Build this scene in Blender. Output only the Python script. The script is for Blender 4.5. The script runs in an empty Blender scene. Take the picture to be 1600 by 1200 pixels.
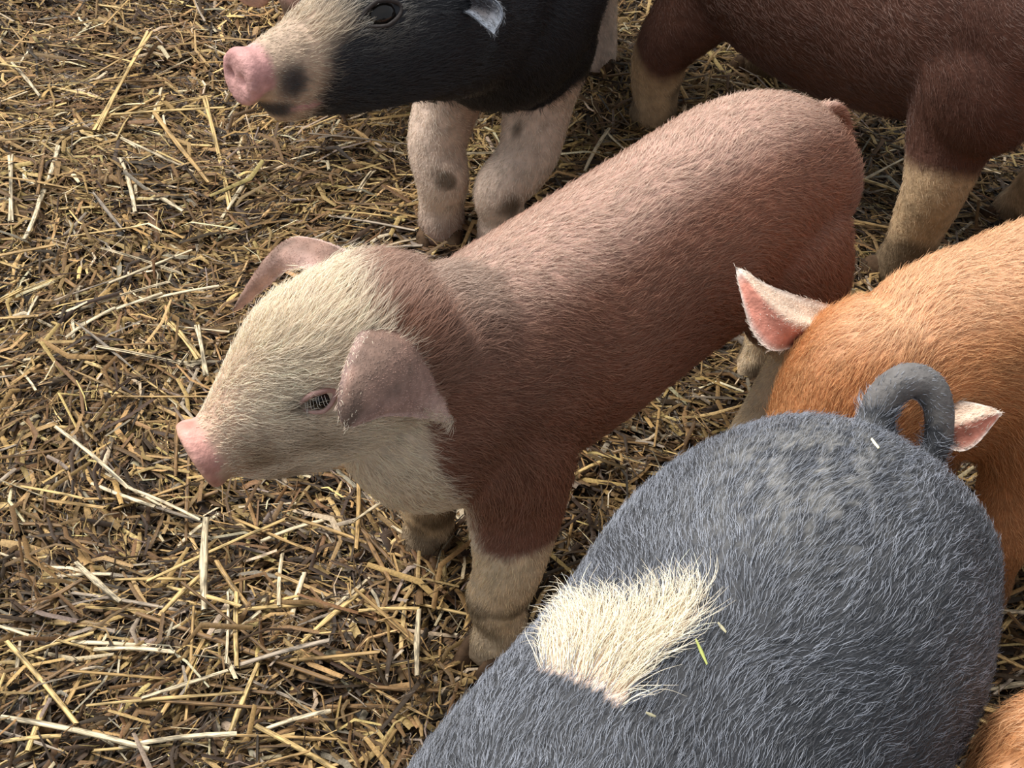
import bpy, bmesh, math, random
import numpy as np
from mathutils import Vector, Matrix
from mathutils.bvhtree import BVHTree

scene = bpy.context.scene
COL = scene.collection
rng = np.random.default_rng(11)
random.seed(11)

# ------------------------------------------------------------------ camera
F_PX, PITCH, CAM_H = 2800.0, math.radians(40), 1.2
cam_data = bpy.data.cameras.new('camera')
cam_data.sensor_fit = 'HORIZONTAL'
cam_data.sensor_width = 36.0
cam_data.lens = 36.0 * F_PX / 1600.0
cam_data.clip_start = 0.02
cam = bpy.data.objects.new('camera', cam_data)
cam.location = (0, 0, CAM_H)
cam.rotation_euler = (math.pi / 2 - PITCH, 0, 0)
COL.objects.link(cam)
scene.camera = cam

# ------------------------------------------------------------------ daylight
world = bpy.data.worlds.new('world')
scene.world = world
world.use_nodes = True
bg = world.node_tree.nodes['Background']
bg.inputs['Color'].default_value = (0.86, 0.93, 1.0, 1)
bg.inputs['Strength'].default_value = 0.60
sun_data = bpy.data.lights.new('daylight', 'SUN')
sun_data.energy = 5.5
sun_data.angle = math.radians(38)
sun_data.color = (1.0, 0.97, 0.92)
sun = bpy.data.objects.new('daylight', sun_data)
sun.rotation_euler = Vector((0.48, -0.34, -1.0)).to_track_quat('-Z', 'Y').to_euler()
COL.objects.link(sun)

vs = scene.view_settings
vs.view_transform = 'Standard'
vs.look = 'None'
vs.exposure = 0.12
vs.gamma = 1.0
vs.use_curve_mapping = False

# ------------------------------------------------------------------ photo pixel -> place
C0 = np.array([0, 0, CAM_H])
FW = np.array([0, math.cos(PITCH), -math.sin(PITCH)])
UP = np.array([0, math.sin(PITCH), math.cos(PITCH)])
RT = np.array([1.0, 0, 0])


def ray(u, v):
    return FW + RT * (u - 800) / F_PX + UP * (600 - v) / F_PX


def atz(u, v, z=0.0):
    d = ray(u, v)
    return C0 + d * ((z - CAM_H) / d[2])


# ------------------------------------------------------------------ noise helpers
def make_noise(seed, n=64):
    g = np.random.default_rng(seed).random((n, n))

    def f(x, y):
        x = np.asarray(x, float); y = np.asarray(y, float)
        xi = np.floor(x).astype(int); yi = np.floor(y).astype(int)
        fx = x - xi; fy = y - yi
        fx = fx * fx * (3 - 2 * fx); fy = fy * fy * (3 - 2 * fy)
        a = g[xi % n, yi % n]; b = g[(xi + 1) % n, yi % n]
        c = g[xi % n, (yi + 1) % n]; d = g[(xi + 1) % n, (yi + 1) % n]
        return (a * (1 - fx) + b * fx) * (1 - fy) + (c * (1 - fx) + d * fx) * fy
    return f


n1, n2, n3, n4 = (make_noise(s) for s in (1, 2, 3, 4))


def noise3(p, sc, k=0):
    p = np.asarray(p) * sc
    return (n1(p[:, 0] + k, p[:, 1] + 3.1) + n2(p[:, 1] + k, p[:, 2] + 7.7) + n3(p[:, 2] + 1.3, p[:, 0] + k)) / 3.0


def ground_h(x, y):
    return (n1(x * 5 + 9, y * 5) - .5) * .030 + (n2(x * 14, y * 14 + 5) - .5) * .016 + (n3(x * 40, y * 40) - .5) * .006 - .006


def sstep(a, b, x):
    t = np.clip((x - a) / (b - a), 0, 1)
    return t * t * (3 - 2 * t)


def mix(a, b, t):
    a = np.asarray(a, float); b = np.asarray(b, float)
    t = np.asarray(t)[..., None]
    return a * (1 - t) + b * t


# ------------------------------------------------------------------ materials
def new_mat(name):
    m = bpy.data.materials.new(name)
    m.use_nodes = True
    nt = m.node_tree
    return m, nt, nt.nodes['Principled BSDF']


def mat_attr(name, attr, rough=0.6, spec=0.3, noise=None, bump=0.0, bump_scale=300, sheen=0.0, sss=0.0):
    m, nt, b = new_mat(name)
    a = nt.nodes.new('ShaderNodeAttribute'); a.attribute_name = attr
    out = a.outputs['Color']
    tc = nt.nodes.new('ShaderNodeTexCoord')
    if noise:
        sc, lo, hi = noise
        n = nt.nodes.new('ShaderNodeTexNoise'); n.inputs['Scale'].default_value = sc
        n.inputs['Detail'].default_value = 4
        nt.links.new(tc.outputs['Object'], n.inputs['Vector'])
        mr = nt.nodes.new('ShaderNodeMapRange')
        mr.inputs['From Min'].default_value = .3; mr.inputs['From Max'].default_value = .7
        mr.inputs['To Min'].default_value = lo; mr.inputs['To Max'].default_value = hi
        nt.links.new(n.outputs['Fac'], mr.inputs['Value'])
        mx = nt.nodes.new('ShaderNodeMix'); mx.data_type = 'RGBA'; mx.blend_type = 'MULTIPLY'
        mx.inputs['Factor'].default_value = 1
        nt.links.new(out, mx.inputs['A']); nt.links.new(mr.outputs['Result'], mx.inputs['B'])
        out = mx.outputs['Result']
    nt.links.new(out, b.inputs['Base Color'])
    b.inputs['Roughness'].default_value = rough
    b.inputs['Specular IOR Level'].default_value = spec
    if sheen:
        b.inputs['Sheen Weight'].default_value = sheen
        b.inputs['Sheen Roughness'].default_value = .4
    if sss:
        b.inputs['Subsurface Weight'].default_value = sss
        b.inputs['Subsurface Radius'].default_value = (.012, .005, .003)
        b.inputs['Subsurface Scale'].default_value = 1.0
    if bump:
        n = nt.nodes.new('ShaderNodeTexNoise'); n.inputs['Scale'].default_value = bump_scale
        n.inputs['Detail'].default_value = 3
        nt.links.new(tc.outputs['Object'], n.inputs['Vector'])
        bp = nt.nodes.new('ShaderNodeBump'); bp.inputs['Strength'].default_value = bump
        bp.inputs['Distance'].default_value = .003
        nt.links.new(n.outputs['Fac'], bp.inputs['Height'])
        nt.links.new(bp.outputs['Normal'], b.inputs['Normal'])
    return m


def mat_plain(name, col, rough=.5, spec=.5, coat=0):
    m, nt, b = new_mat(name)
    b.inputs['Base Color'].default_value = (*col, 1)
    b.inputs['Roughness'].default_value = rough
    b.inputs['Specular IOR Level'].default_value = spec
    b.inputs['Coat Weight'].default_value = coat
    return m


M_SKIN = mat_attr('piglet_skin', 'coat', .62, .25, (90, .75, 1.2), .35, 260, 0, 0)
M_FUR = mat_attr('piglet_fur', 'fcol', .36, .4)
M_FUR_BLACK = mat_attr('piglet_black_fur', 'fcol', .32, .55)
M_HOOF = mat_attr('hoof_horn', 'coat', .8, .15, (120, .6, 1.3), .3, 200)
M_EYE = mat_plain('eye_wet', (.008, .006, .005), .06, .35, 0)


def mat_stalk():
    """straw with lengthwise grain, dull patches and small dark specks (stalks lie along their own x axis)"""
    m, nt, b = new_mat('straw')
    tc = nt.nodes.new('ShaderNodeTexCoord'); oi = nt.nodes.new('ShaderNodeObjectInfo')
    a = nt.nodes.new('ShaderNodeAttribute'); a.attribute_name = 'scol'
    add = nt.nodes.new('ShaderNodeVectorMath'); add.operation = 'ADD'
    nt.links.new(tc.outputs['Object'], add.inputs[0])
    sc = nt.nodes.new('ShaderNodeVectorMath'); sc.operation = 'SCALE'; sc.inputs['Scale'].default_value = 37
    cb = nt.nodes.new('ShaderNodeCombineXYZ')
    for k in 'XYZ': nt.links.new(oi.outputs['Random'], cb.inputs[k])
    nt.links.new(cb.outputs[0], sc.inputs[0]); nt.links.new(sc.outputs[0], add.inputs[1])
    def layer(scale, lo, hi, f0, f1, src):
        mp = nt.nodes.new('ShaderNodeMapping'); mp.inputs['Scale'].default_value = scale
        nt.links.new(add.outputs[0], mp.inputs['Vector'])
        n = nt.nodes.new('ShaderNodeTexNoise'); n.inputs['Scale'].default_value = 1; n.inputs['Detail'].default_value = 5
        nt.links.new(mp.outputs[0], n.inputs['Vector'])
        mr = nt.nodes.new('ShaderNodeMapRange')
        for kk, vv in (('From Min', f0), ('From Max', f1), ('To Min', lo), ('To Max', hi)): mr.inputs[kk].default_value = vv
        nt.links.new(n.outputs['Fac'], mr.inputs['Value'])
        mx = nt.nodes.new('ShaderNodeMix'); mx.data_type = 'RGBA'; mx.blend_type = 'MULTIPLY'; mx.inputs['Factor'].default_value = 1
        nt.links.new(src, mx.inputs['A']); nt.links.new(mr.outputs['Result'], mx.inputs['B'])
        return mx.outputs['Result'], n.outputs['Fac']
    c, f = layer((2.0, 7, 7), .45, 1.2, .38, .58, a.outputs['Color'])
    c, _ = layer((7, 1.2, 1.2), .35, 1.12, .34, .52, c)
    nt.links.new(c, b.inputs['Base Color'])
    b.inputs['Roughness'].default_value = .5
    b.inputs['Specular IOR Level'].default_value = .25
    bp = nt.nodes.new('ShaderNodeBump'); bp.inputs['Strength'].default_value = .5; bp.inputs['Distance'].default_value = .001
    nt.links.new(f, bp.inputs['Height']); nt.links.new(bp.outputs['Normal'], b.inputs['Normal'])
    return m


M_STRAW = mat_stalk()
M_CHAFF = mat_attr('trampled_straw', 'scol', .6, .18, (500, .65, 1.25))


def mat_mud():
    m, nt, b = new_mat('muddy_bedding')
    tc = nt.nodes.new('ShaderNodeTexCoord')
    n = nt.nodes.new('ShaderNodeTexNoise'); n.inputs['Scale'].default_value = 45; n.inputs['Detail'].default_value = 8
    nt.links.new(tc.outputs['Object'], n.inputs['Vector'])
    r = nt.nodes.new('ShaderNodeValToRGB')
    r.color_ramp.elements[0].position = .35; r.color_ramp.elements[0].color = (.010, .006, .003, 1)
    r.color_ramp.elements[1].position = .7; r.color_ramp.elements[1].color = (.045, .027, .013, 1)
    nt.links.new(n.outputs['Fac'], r.inputs['Fac'])
    nt.links.new(r.outputs['Color'], b.inputs['Base Color'])
    b.inputs['Roughness'].default_value = .55
    bp = nt.nodes.new('ShaderNodeBump'); bp.inputs['Strength'].default_value = .6; bp.inputs['Distance'].default_value = .006
    nt.links.new(n.outputs['Fac'], bp.inputs['Height']); nt.links.new(bp.outputs['Normal'], b.inputs['Normal'])
    return m


M_MUD = mat_mud()


# ------------------------------------------------------------------ mesh helpers
def mesh_np(name, V, Fs, mat, attr=None, cols=None, smooth=True, parent=None):
    """V (n,3); Fs (m,k) ints, all faces with k corners"""
    me = bpy.data.meshes.new(name)
    V = np.asarray(V, np.float32); Fs = np.asarray(Fs, np.int32)
    k = Fs.shape[1]
    me.vertices.add(len(V)); me.vertices.foreach_set('co', V.ravel())
    me.loops.add(Fs.size); me.loops.foreach_set('vertex_index', Fs.ravel())
    me.polygons.add(len(Fs))
    me.polygons.foreach_set('loop_start', np.arange(0, Fs.size, k, dtype=np.int32))
    me.polygons.foreach_set('loop_total', np.full(len(Fs), k, np.int32))
    me.update(calc_edges=True)
    if smooth:
        me.polygons.foreach_set('use_smooth', np.ones(len(Fs), bool))
    if attr is not None:
        put_color(me, attr, cols)
    me.materials.append(mat)
    o = bpy.data.objects.new(name, me)
    COL.objects.link(o)
    if parent is not None:
        o.parent = parent
    return o


def put_color(me, attr, cols):
    a = me.attributes.new(attr, 'FLOAT_COLOR', 'POINT')
    c = np.ones((len(cols), 4), np.float32); c[:, :3] = np.clip(cols, 0, 1)
    a.data.foreach_set('color', c.ravel())


def tag(o, label=None, cat=None, group=None, kind=None):
    if label: o['label'] = label
    if cat: o['category'] = cat
    if group: o['group'] = group
    if kind: o['kind'] = kind
    return o


def catmull(P, n):
    """resample the rows of P (m,k) with a Catmull-Rom spline, n samples per span"""
    P = np.asarray(P, float)
    Q = np.vstack([2 * P[0] - P[1], P, 2 * P[-1] - P[-2]])
    out = []
    for i in range(1, len(Q) - 2):
        p0, p1, p2, p3 = Q[i - 1:i + 3]
        for t in np.arange(n) / n:
            out.append(.5 * (2 * p1 + (p2 - p0) * t + (2 * p0 - 5 * p1 + 4 * p2 - p3) * t * t + (3 * p1 - p0 - 3 * p2 + p3) * t ** 3))
    out.append(P[-1])
    return np.array(out)


def unit(v):
    v = np.asarray(v, float)
    return v / (np.linalg.norm(v, axis=-1, keepdims=True) + 1e-12)


# ------------------------------------------------------------------ the bedding: floor and straw
def build_floor():
    xs = np.arange(-2.8, 2.801, .018); ys = np.arange(-.8, 4.6, .018)
    X, Y = np.meshgrid(xs, ys, indexing='ij')
    Z = ground_h(X, Y)
    V = np.stack([X.ravel(), Y.ravel(), Z.ravel()], 1)
    nx, ny = len(xs), len(ys)
    i = (np.arange(nx - 1)[:, None] * ny + np.arange(ny - 1)[None]).ravel()
    Fs = np.stack([i, i + ny, i + ny + 1, i + 1], 1)
    o = mesh_np('floor', V, Fs, M_MUD)
    tag(o, 'dark muddy barn floor under the straw bedding', 'floor', kind='structure')


GOLD = np.array([.56, .39, .165]); PALE = np.array([.64, .52, .34]); TAN = np.array([.37, .235, .095])
BROWN = np.array([.165, .095, .040]); DARK = np.array([.05, .031, .018]); GREY = np.array([.27, .215, .16])


def straw_palette(x, y, n, bright):
    """random straw colours; the bedding is fresher in some places and rotten in others"""
    pal = np.stack([GOLD, PALE, TAN, BROWN, DARK, GREY])
    fresh = sstep(.35, .65, n4(x * 3.2 + 2, y * 3.2)) * .35 + sstep(1.25, 2.0, y - x * .6) * .65
    w = np.stack([.025 + .13 * fresh, .045 + .02 * fresh, .12 + .17 * fresh, .33 + .03 * fresh, .33 - .18 * fresh, .13 - .09 * fresh], 1)
    w[:, :2] *= bright
    w /= w.sum(1, keepdims=True)
    r = rng.random(n)
    k = (r[:, None] > np.cumsum(w, 1)).sum(1).clip(0, 5)
    c = pal[k] * rng.uniform(.5, 1.2, (n, 1)) * rng.uniform(.93, 1.07, (n, 3))
    return c


def straw_mass(name, n, Lr, Wr, lift, tiltmax, bright, label, xr=(-1.25, 1.25), yr=(.5, 2.75), outer=False):
    x = rng.uniform(*xr, n); y = rng.uniform(*yr, n)
    core = (np.abs(x) < .34 + .42 * y) & (y > .5) & (y < 2.75) & (np.abs(x) < 1.25)
    keep = ~core if outer else core
    x, y = x[keep], y[keep]; n = len(x)
    L = np.exp(rng.uniform(np.log(Lr[0]), np.log(Lr[1]), n)); W = rng.uniform(*Wr, n) * (.6 + .4 * L / Lr[1])
    th = rng.normal(0, .75, n) + 5.0 * n2(x * 4, y * 4 + 3)
    tilt = rng.normal(0, tiltmax, n)
    d = np.stack([np.cos(th) * np.cos(tilt), np.sin(th) * np.cos(tilt), np.sin(tilt)], 1)
    side = np.stack([-np.sin(th), np.cos(th), rng.normal(0, .35, n)], 1)
    side = unit(side)
    nrm = np.cross(d, side)
    hz = ground_h(x, y) + rng.uniform(*lift, n) + np.abs(np.sin(tilt)) * L * .3
    c = np.stack([x, y, hz], 1)
    bend = rng.normal(0, .14, n) * L
    sag = np.abs(rng.normal(0, .05, n)) * L
    V = np.zeros((n, 9, 3))
    kink = rng.uniform(-.25, .25, n)
    for j, t in enumerate((-.5, 0, .5)):
        q = c + d * ((t + (kink * .5 if j == 1 else 0)) * L)[..., None] if j == 1 else c + d * (t * L)[:, None]
        if j == 1:
            q = q + side * bend[:, None] + np.array([0, 0, 1.]) * sag[:, None]
        wj = W * (1.0 if j == 1 else rng.uniform(.55, 1.0, n)) * .5
        V[:, j * 3] = q - side * wj[:, None]
        V[:, j * 3 + 1] = q + nrm * (wj * .45)[:, None]
        V[:, j * 3 + 2] = q + side * wj[:, None]
    base = np.array([[0, 3, 4, 1], [1, 4, 5, 2], [3, 6, 7, 4], [4, 7, 8, 5]])
    Fs = (np.arange(n)[:, None, None] * 9 + base[None]).reshape(-1, 4)
    cols = np.repeat(straw_palette(x, y, n, bright), 9, 0)
    o = mesh_np(name, V.reshape(-1, 3), Fs, M_CHAFF, 'scol', cols, smooth=False)
    tag(o, label, 'straw', kind='stuff')
    return o


def stalk_mesh(name, kind, col):
    """a straw of unit length along x and unit width: hollow stem with a joint, or split lengthwise, or a bent leaf"""
    r = np.random.default_rng(abs(hash(name)) % 1000 if False else sum(map(ord, name)))
    V, Fs, cc = [], [], []
    def tube(off, rad, st, bendy, bendz, sides=6, dark=1.0):
        b0 = len(V)
        for j, t in enumerate(st):
            k = 1.0
            if kind == 'joint' and abs(t) < .03: k = 1.35
            if kind == 'leaf': k = max(.12, 1 - abs(t * 1.7) ** 2.2)
            cy = off + bendy * (1 - 4 * t * t); cz = bendz * (1 - 4 * t * t)
            for s in range(sides):
                a = 2 * math.pi * s / sides
                V.append((t + r.uniform(-.012, .012) * (abs(t) > .48), cy + rad * k * math.cos(a), cz + rad * k * math.sin(a) * (.22 if kind == 'leaf' else .45)))
                cc.append(col * (dark * r.uniform(.8, 1.15)))
        for j in range(len(st) - 1):
            for s in range(sides):
                q = b0 + j * sides
                Fs.append((q + s, q + (s + 1) % sides, q + sides + (s + 1) % sides, q + sides + s))
    st = [-.5, -.25, -.02, .02, .25, .5]
    if kind == 'split':
        tube(-.27, .26, st, .3, .2); tube(.27, .22, st, -.1, .5, dark=.85)
    else:
        tube(0, .5, st, r.uniform(-.45, .45), r.uniform(0, .3))
    o = mesh_np(name, V, Fs, M_STRAW, 'scol', np.array(cc), smooth=True)
    return o


def build_straw():
    straw_mass('trampled_straw', 60000, (.012, .07), (.0030, .0085), (-.004, .006), .10, .35, 'brown trampled broken straw and chaff covering the floor')
    straw_mass('straw_bedding', 46000, (.015, .085), (.0024, .0066), (.002, .016), .16, .8, 'golden and brown straw bedding strewn thickly over the floor')
    straw_mass('straw_flakes', 9000, (.015, .05), (.006, .012), (.002, .010), .16, .35, 'flat brown leaf flakes lying among the straw bedding')
    straw_mass('straw_chaff', 120000, (.006, .045), (.0006, .0021), (.002, .018), .25, .7, 'fine straw fibres and chaff scattered over the bedding')
    straw_mass('outer_bedding', 64000, (.03, .11), (.004, .010), (-.002, .014), .12, .6, 'straw bedding spread over the floor all around the piglets', xr=(-2.6, 2.6), yr=(-.6, 4.3), outer=True)
    kinds = []
    for i, (k, c) in enumerate([('stem', GOLD * 1.1), ('split', GOLD * 1.15), ('joint', PALE), ('stem', PALE * 1.1), ('leaf', TAN), ('joint', GOLD), ('split', PALE), ('stem', TAN * 1.2), ('stem', BROWN * 1.1), ('joint', BROWN * 1.4), ('leaf', GREY), ('stem', GREY * 1.3)]):
        kinds.append(stalk_mesh('straw_stalk_%s_%d' % (k, i), k, c))
    meshes = [o.data for o in kinds]
    for o in kinds:
        bpy.data.objects.remove(o)

    def lay(p, q, w, me, lift=.004):
        o = bpy.data.objects.new('straw_stalk', me)
        COL.objects.link(o)
        p = Vector(p); q = Vector(q); d = q - p
        o.location = (p + q) / 2
        X = d.normalized(); Y = Vector((0, 0, 1)).cross(X).normalized(); Z = X.cross(Y)
        R = Matrix((X, Y, Z)).transposed().to_4x4()
        o.matrix_world = Matrix.Translation((p + q) / 2) @ R @ Matrix.Diagonal((d.length, w, w, 1))
        return o
    named = [  # u1 v1 u2 v2 width(px) mesh label
        (234, 50, 151, 206, 13, 1, 'thick pale golden split straw stalk lying diagonally at upper left'),
        (320, 152, 360, 322, 9, 1, 'golden straw stalk leaning below the black piglet\'s pink snout'),
        (241, 176, 328, 296, 8, 7, 'tan straw stalk slanting below the thick split stalk'),
        (92, 232, 62, 318, 9, 3, 'pale straw stalk at left, upper half of a broken pair'),
        (62, 318, 38, 374, 8, 3, 'pale straw stalk at left, lower half of a broken pair'),
        (190, 258, 212, 336, 7, 3, 'short pale straw stalk in the middle of the upper left bedding'),
        (19, 254, 17, 346, 10, 6, 'upright golden split straw stalk near the left edge'),
        (142, 182, 352, 168, 6, 0, 'long golden straw lying level left of the pink snout'),
        (0, 1120, 232, 1171, 11, 3, 'long pale straw stalk in the bottom left corner'),
        (0, 1160, 96, 1150, 9, 0, 'golden straw stub under the long pale stalk, bottom left'),
        (214, 958, 520, 1064, 9, 9, 'long brown woody stalk slanting through the lower left bedding'),
        (118, 878, 188, 940, 9, 2, 'pale jointed straw slanting in line with the brown woody stalk'),
        (10, 1001, 120, 1131, 9, 0, 'golden straw slanting near the lower left edge'),
        (322, 808, 320, 957, 11, 2, 'pale straw standing upright below the white faced piglet\'s snout'),
        (228, 909, 446, 811, 7, 0, 'long golden straw slanting below the white faced piglet\'s chin'),
        (248, 964, 314, 898, 8, 5, 'golden straw stub crossing below the upright pale straw'),
        (338, 876, 390, 950, 9, 7, 'tan straw slanting right of the upright pale straw'),
        (356, 924, 354, 1042, 5, 3, 'thin pale straw standing upright among the lower left bedding'),
        (86, 666, 200, 762, 7, 3, 'thin pale straw slanting left of the white faced piglet\'s snout'),
        (200, 762, 312, 812, 6, 3, 'thin pale straw below the white faced piglet\'s snout disc'),
        (655, 951, 652, 1056, 8, 2, 'pale straw upright left of the white faced piglet\'s front foot'),
        (560, 958, 655, 951, 8, 0, 'golden straw lying level left of the front foot'),
        (264, 503, 311, 560, 11, 1, 'broad golden split straw left of the white forehead'),
        (308, 508, 322, 587, 10, 6, 'pale split straw upright left of the white forehead'),
        (1530, 962, 1604, 957, 9, 3, 'pale straw lying level at the right edge'),
        (1540, 1012, 1604, 1046, 8, 7, 'tan straw slanting at the right edge'),
        (1328, 276, 1402, 299, 8, 0, 'golden straw between the red rump and the dark red piglet\'s hind leg'),
        (612, 822, 672, 862, 6, 2, 'pale ridged straw in front of the far front foot'),
        (735, 1002, 806, 984, 9, 5, 'golden straw lying across the white faced piglet\'s front foot'),
        (888, 752, 962, 712, 8, 0, 'golden straw slanting beneath the red piglet\'s belly'),
        (560, 300, 585, 265, 9, 6, 'split pale straw end sticking up left of the black piglet\'s foot'),
    ]
    for u1, v1, u2, v2, w, k, lab in named:
        p = atz(u1, v1, .02); q = atz(u2, v2, .02)
        p[2] = .02 + max(0, ground_h(p[0], p[1])); q[2] = .02 + max(0, ground_h(q[0], q[1]))
        if 'standing' in lab or 'upright' in lab: pass
        sc = 2800 / ((p + q) / 2 - C0).dot(FW)
        tag(lay(p, q, w / sc, meshes[k]), lab, 'straw', 'loose straw stalks on the bedding')
    n = 0
    kp = [.13, .08, .09, .08, .08, .10, .04, .14, .10, .08, .05, .03]
    # the largest other stalks, strewn where the bedding shows between the piglets
    def covered(u, v):
        if v > 420 and u > 1140: return not (u > 1560 and v > 850)
        if v > 640 and u > 620 + (1200 - v) * .55: return True
        if u > 700 and 360 - .45 * (u - 700) < v < 700 - .4 * (u - 900) and u < 1300: return True
        if 300 < u < 720 and 400 < v < 760: return True
        if u > 1230 and v < 200: return True
        if 380 < u < 950 and v < 170: return True
        return False
    while n < 265:
        u = random.uniform(-60, 1660); v = random.uniform(-40, 1240)
        if covered(u, v): continue
        c = atz(u, v, .015)
        L = random.uniform(.05, .13); th = random.uniform(0, math.pi)
        if random.random() < .4: th = random.gauss(0, .4)
        ti = random.gauss(0, .12)
        d = np.array([math.cos(th) * math.cos(ti), math.sin(th) * math.cos(ti), math.sin(ti)]) * L / 2
        c[2] = ground_h(c[0], c[1]) + random.uniform(.010, .022) + abs(d[2]) * .5
        k = random.choices(range(12), kp)[0]
        w = random.uniform(.0028, .0056)
        look = ['golden', 'split golden', 'pale jointed', 'pale', 'flat tan leafy', 'golden jointed', 'split pale', 'tan', 'dark brown', 'brown jointed', 'flat grey leafy', 'grey'][k]
        if u < 380 and v < 230: where = 'in the upper left corner of the bedding'
        elif u < 400 and v < 480: where = 'left of the white faced piglet\'s far ear'
        elif u < 330 and v < 780: where = 'left of the white faced piglet\'s snout'
        elif u < 330: where = 'in the lower left corner of the bedding'
        elif u < 760 and v > 700: where = 'below the white faced piglet\'s jaw'
        elif u < 760: where = 'below the black piglet with the pink snout'
        elif u > 1540 and v > 800: where = 'at the right edge beside the black rump'
        elif v > 500: where = 'beneath the red piglet\'s belly'
        else: where = 'around the dark red piglet\'s legs'
        tag(lay(c - d, c + d, w, meshes[k]), '%s loose straw stalk lying %s' % (look, where), 'straw', 'loose straw stalks on the bedding')
        n += 1


build_floor()
build_straw()

# ------------------------------------------------------------------ piglets
TR, NK, HD, FL, FR, HL, HR, TL, EA = range(9)


class Piglet:
    def __init__(self, origin, ang, scale=1.0):
        a = math.radians(ang)
        self.p0 = np.array([origin[0], origin[1], -.010])   # the feet sink into the bedding
        self.d = np.array([-math.cos(a), -math.sin(a), 0]); self.l = np.array([-self.d[1], self.d[0], 0])
        self.s = scale
        self.V, self.Fs = [], []
        self.sk = []          # skeleton: pos(3) radius flow(3) region t
        self.ears = []

    def W(self, x, y, z):     # local (metres at scale 1) -> world
        return self.p0 + (self.d * x + self.l * y) * self.s + np.array([0, 0, z * self.s])

    def Wn(self, P):
        P = np.asarray(P, float)
        return self.p0 + (P[:, :1] * self.d + P[:, 1:2] * self.l + P[:, 2:3] * np.array([0, 0, 1.])) * self.s

    def L(self, P):
        q = (np.asarray(P) - self.p0) / self.s
        return np.stack([q @ self.d, q @ self.l, q[:, 2]], 1)

    def px(self, u, v, off):  # photo pixel on the upright plane `off` left of the midline -> local point
        n = self.l; p = self.p0 + n * off * self.s; d = ray(u, v)
        w = C0 + d * (np.dot(p - C0, n) / np.dot(d, n))
        return self.L(w[None])[0]

    def loft(self, rows, up, region, flow, n=5, seg=28, ts=None, world=False):
        """rows: x y z, half width, half height up, half height down (local)"""
        R = catmull(rows, n)
        P = R[:, :3] if world else self.Wn(R[:, :3])
        k = 1.0 if world else self.s
        hw, hu, hd = np.maximum(R[:, 3], .002) * k, np.maximum(R[:, 4], .002) * k, np.maximum(R[:, 5], .002) * k
        T = unit(np.gradient(P, axis=0))
        upw = np.asarray(up, float)
        if not world: upw = self.d * upw[0] + self.l * upw[1] + np.array([0, 0, 1.]) * upw[2]
        S = unit(np.cross(np.broadcast_to(upw, T.shape), T)); U = np.cross(T, S)
        b0 = len(self.V)
        for i in range(len(P)):
            for j in range(seg):
                a = 2 * math.pi * j / seg
                cs, sn = math.cos(a), math.sin(a)
                self.V.append(P[i] + S[i] * hw[i] * cs + U[i] * (hu[i] if sn > 0 else hd[i]) * sn)
        m = len(P)
        for i in range(m - 1):
            for j in range(seg):
                self.Fs.append((b0 + i * seg + j, b0 + i * seg + (j + 1) % seg, b0 + (i + 1) * seg + (j + 1) % seg, b0 + (i + 1) * seg + j))
        self.Fs.append(tuple(b0 + j for j in range(seg))[::-1])
        self.Fs.append(tuple(b0 + (m - 1) * seg + j for j in range(seg)))
        for i in range(m):
            t = i / (m - 1)
            fl = flow(T[i], t) if callable(flow) else flow
            cen = P[i] + U[i] * (hu[i] - hd[i]) * .5
            self.sk.append((*cen, (hw[i] + (hu[i] + hd[i]) * .5) * .5, *fl, region, t))
        return P

    # ---- the pieces of a body
    def trunk(self, rows=None, fat=1.0, dz=0.0, belly=0.0):
        rows = rows or [(-.474, .316, .265, .026), (-.456, .344, .230, .056), (-.405, .372, .195, .071), (-.34, .384, .178, .081),
                        (-.25, .377, .168, .079), (-.15, .366, .156, .084), (-.06, .360, .150, .081), (.01, .356, .168, .072), (.055, .345, .21, .056), (.08, .325, .25, .03)]
        R = []
        for x, zt, zb, hw in rows:
            zt += dz; zb -= belly * math.exp(-((x + .18) / .16) ** 2)
            zc = zb + (zt - zb) * .52
            R.append((x, 0, zc, hw * fat, zt - zc, zc - zb))
        self.loft(R, (0, 0, 1), TR, lambda T, t: -T + np.array([0, 0, -.35]), n=6, seg=40)

    def neck(self, a, m, k):
        self.loft([a, m, k], (0, 0, 1), NK, lambda T, t: -T + np.array([0, 0, -.3]), n=8, seg=36)

    def head(self, S, K, up=(0, 0, 1), sc=1.0, long=1.0, table=None):
        S = np.array(S, float); K = np.array(K, float)
        self.S, self.K = S, K
        ax = K - S; self.headlen = np.linalg.norm(ax); ax = ax / self.headlen
        u = np.array(up, float); u = u - ax * u.dot(ax); u /= np.linalg.norm(u)
        self.hax, self.hup = ax, u; self.hside = np.cross(u, -ax)   # animal's left
        tab = table or [(-.01, .021, .025, .025), (0.0, .0265, .0300, .0290), (.05, .0265, .0300, .0290), (.10, .0250, .0265, .029), (.2, .029, .034, .042),
                        (.4, .037, .053, .058), (.55, .045, .067, .063), (.7, .053, .074, .064), (.85, .058, .076, .060), (1.0, .060, .073, .056), (1.15, .057, .064, .054), (1.3, .045, .045, .05)]
        R = [(*(S + ax * s * self.headlen), w * sc, hu * sc, hd * sc) for s, w, hu, hd in tab]
        fl = self.d * ax[0] + self.l * ax[1] + np.array([0, 0, ax[2]])
        self.loft(R, u, HD, lambda T, t: fl + np.array([0, 0, -.15]), n=5, seg=36)

    def hpt(self, s, side, up):   # head coordinates -> local
        return self.S + self.hax * s * self.headlen + self.hside * side + self.hup * up

    def leg(self, rows, region):
        """rows x y z r_fore r_side"""
        R = [(x, y, z, rs, rf, rf) for x, y, z, rf, rs in rows]
        self.loft(R, (1, 0, 0), region, lambda T, t: np.array([0, 0, -1.]) + (-self.d) * .25, n=6, seg=24)

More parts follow.
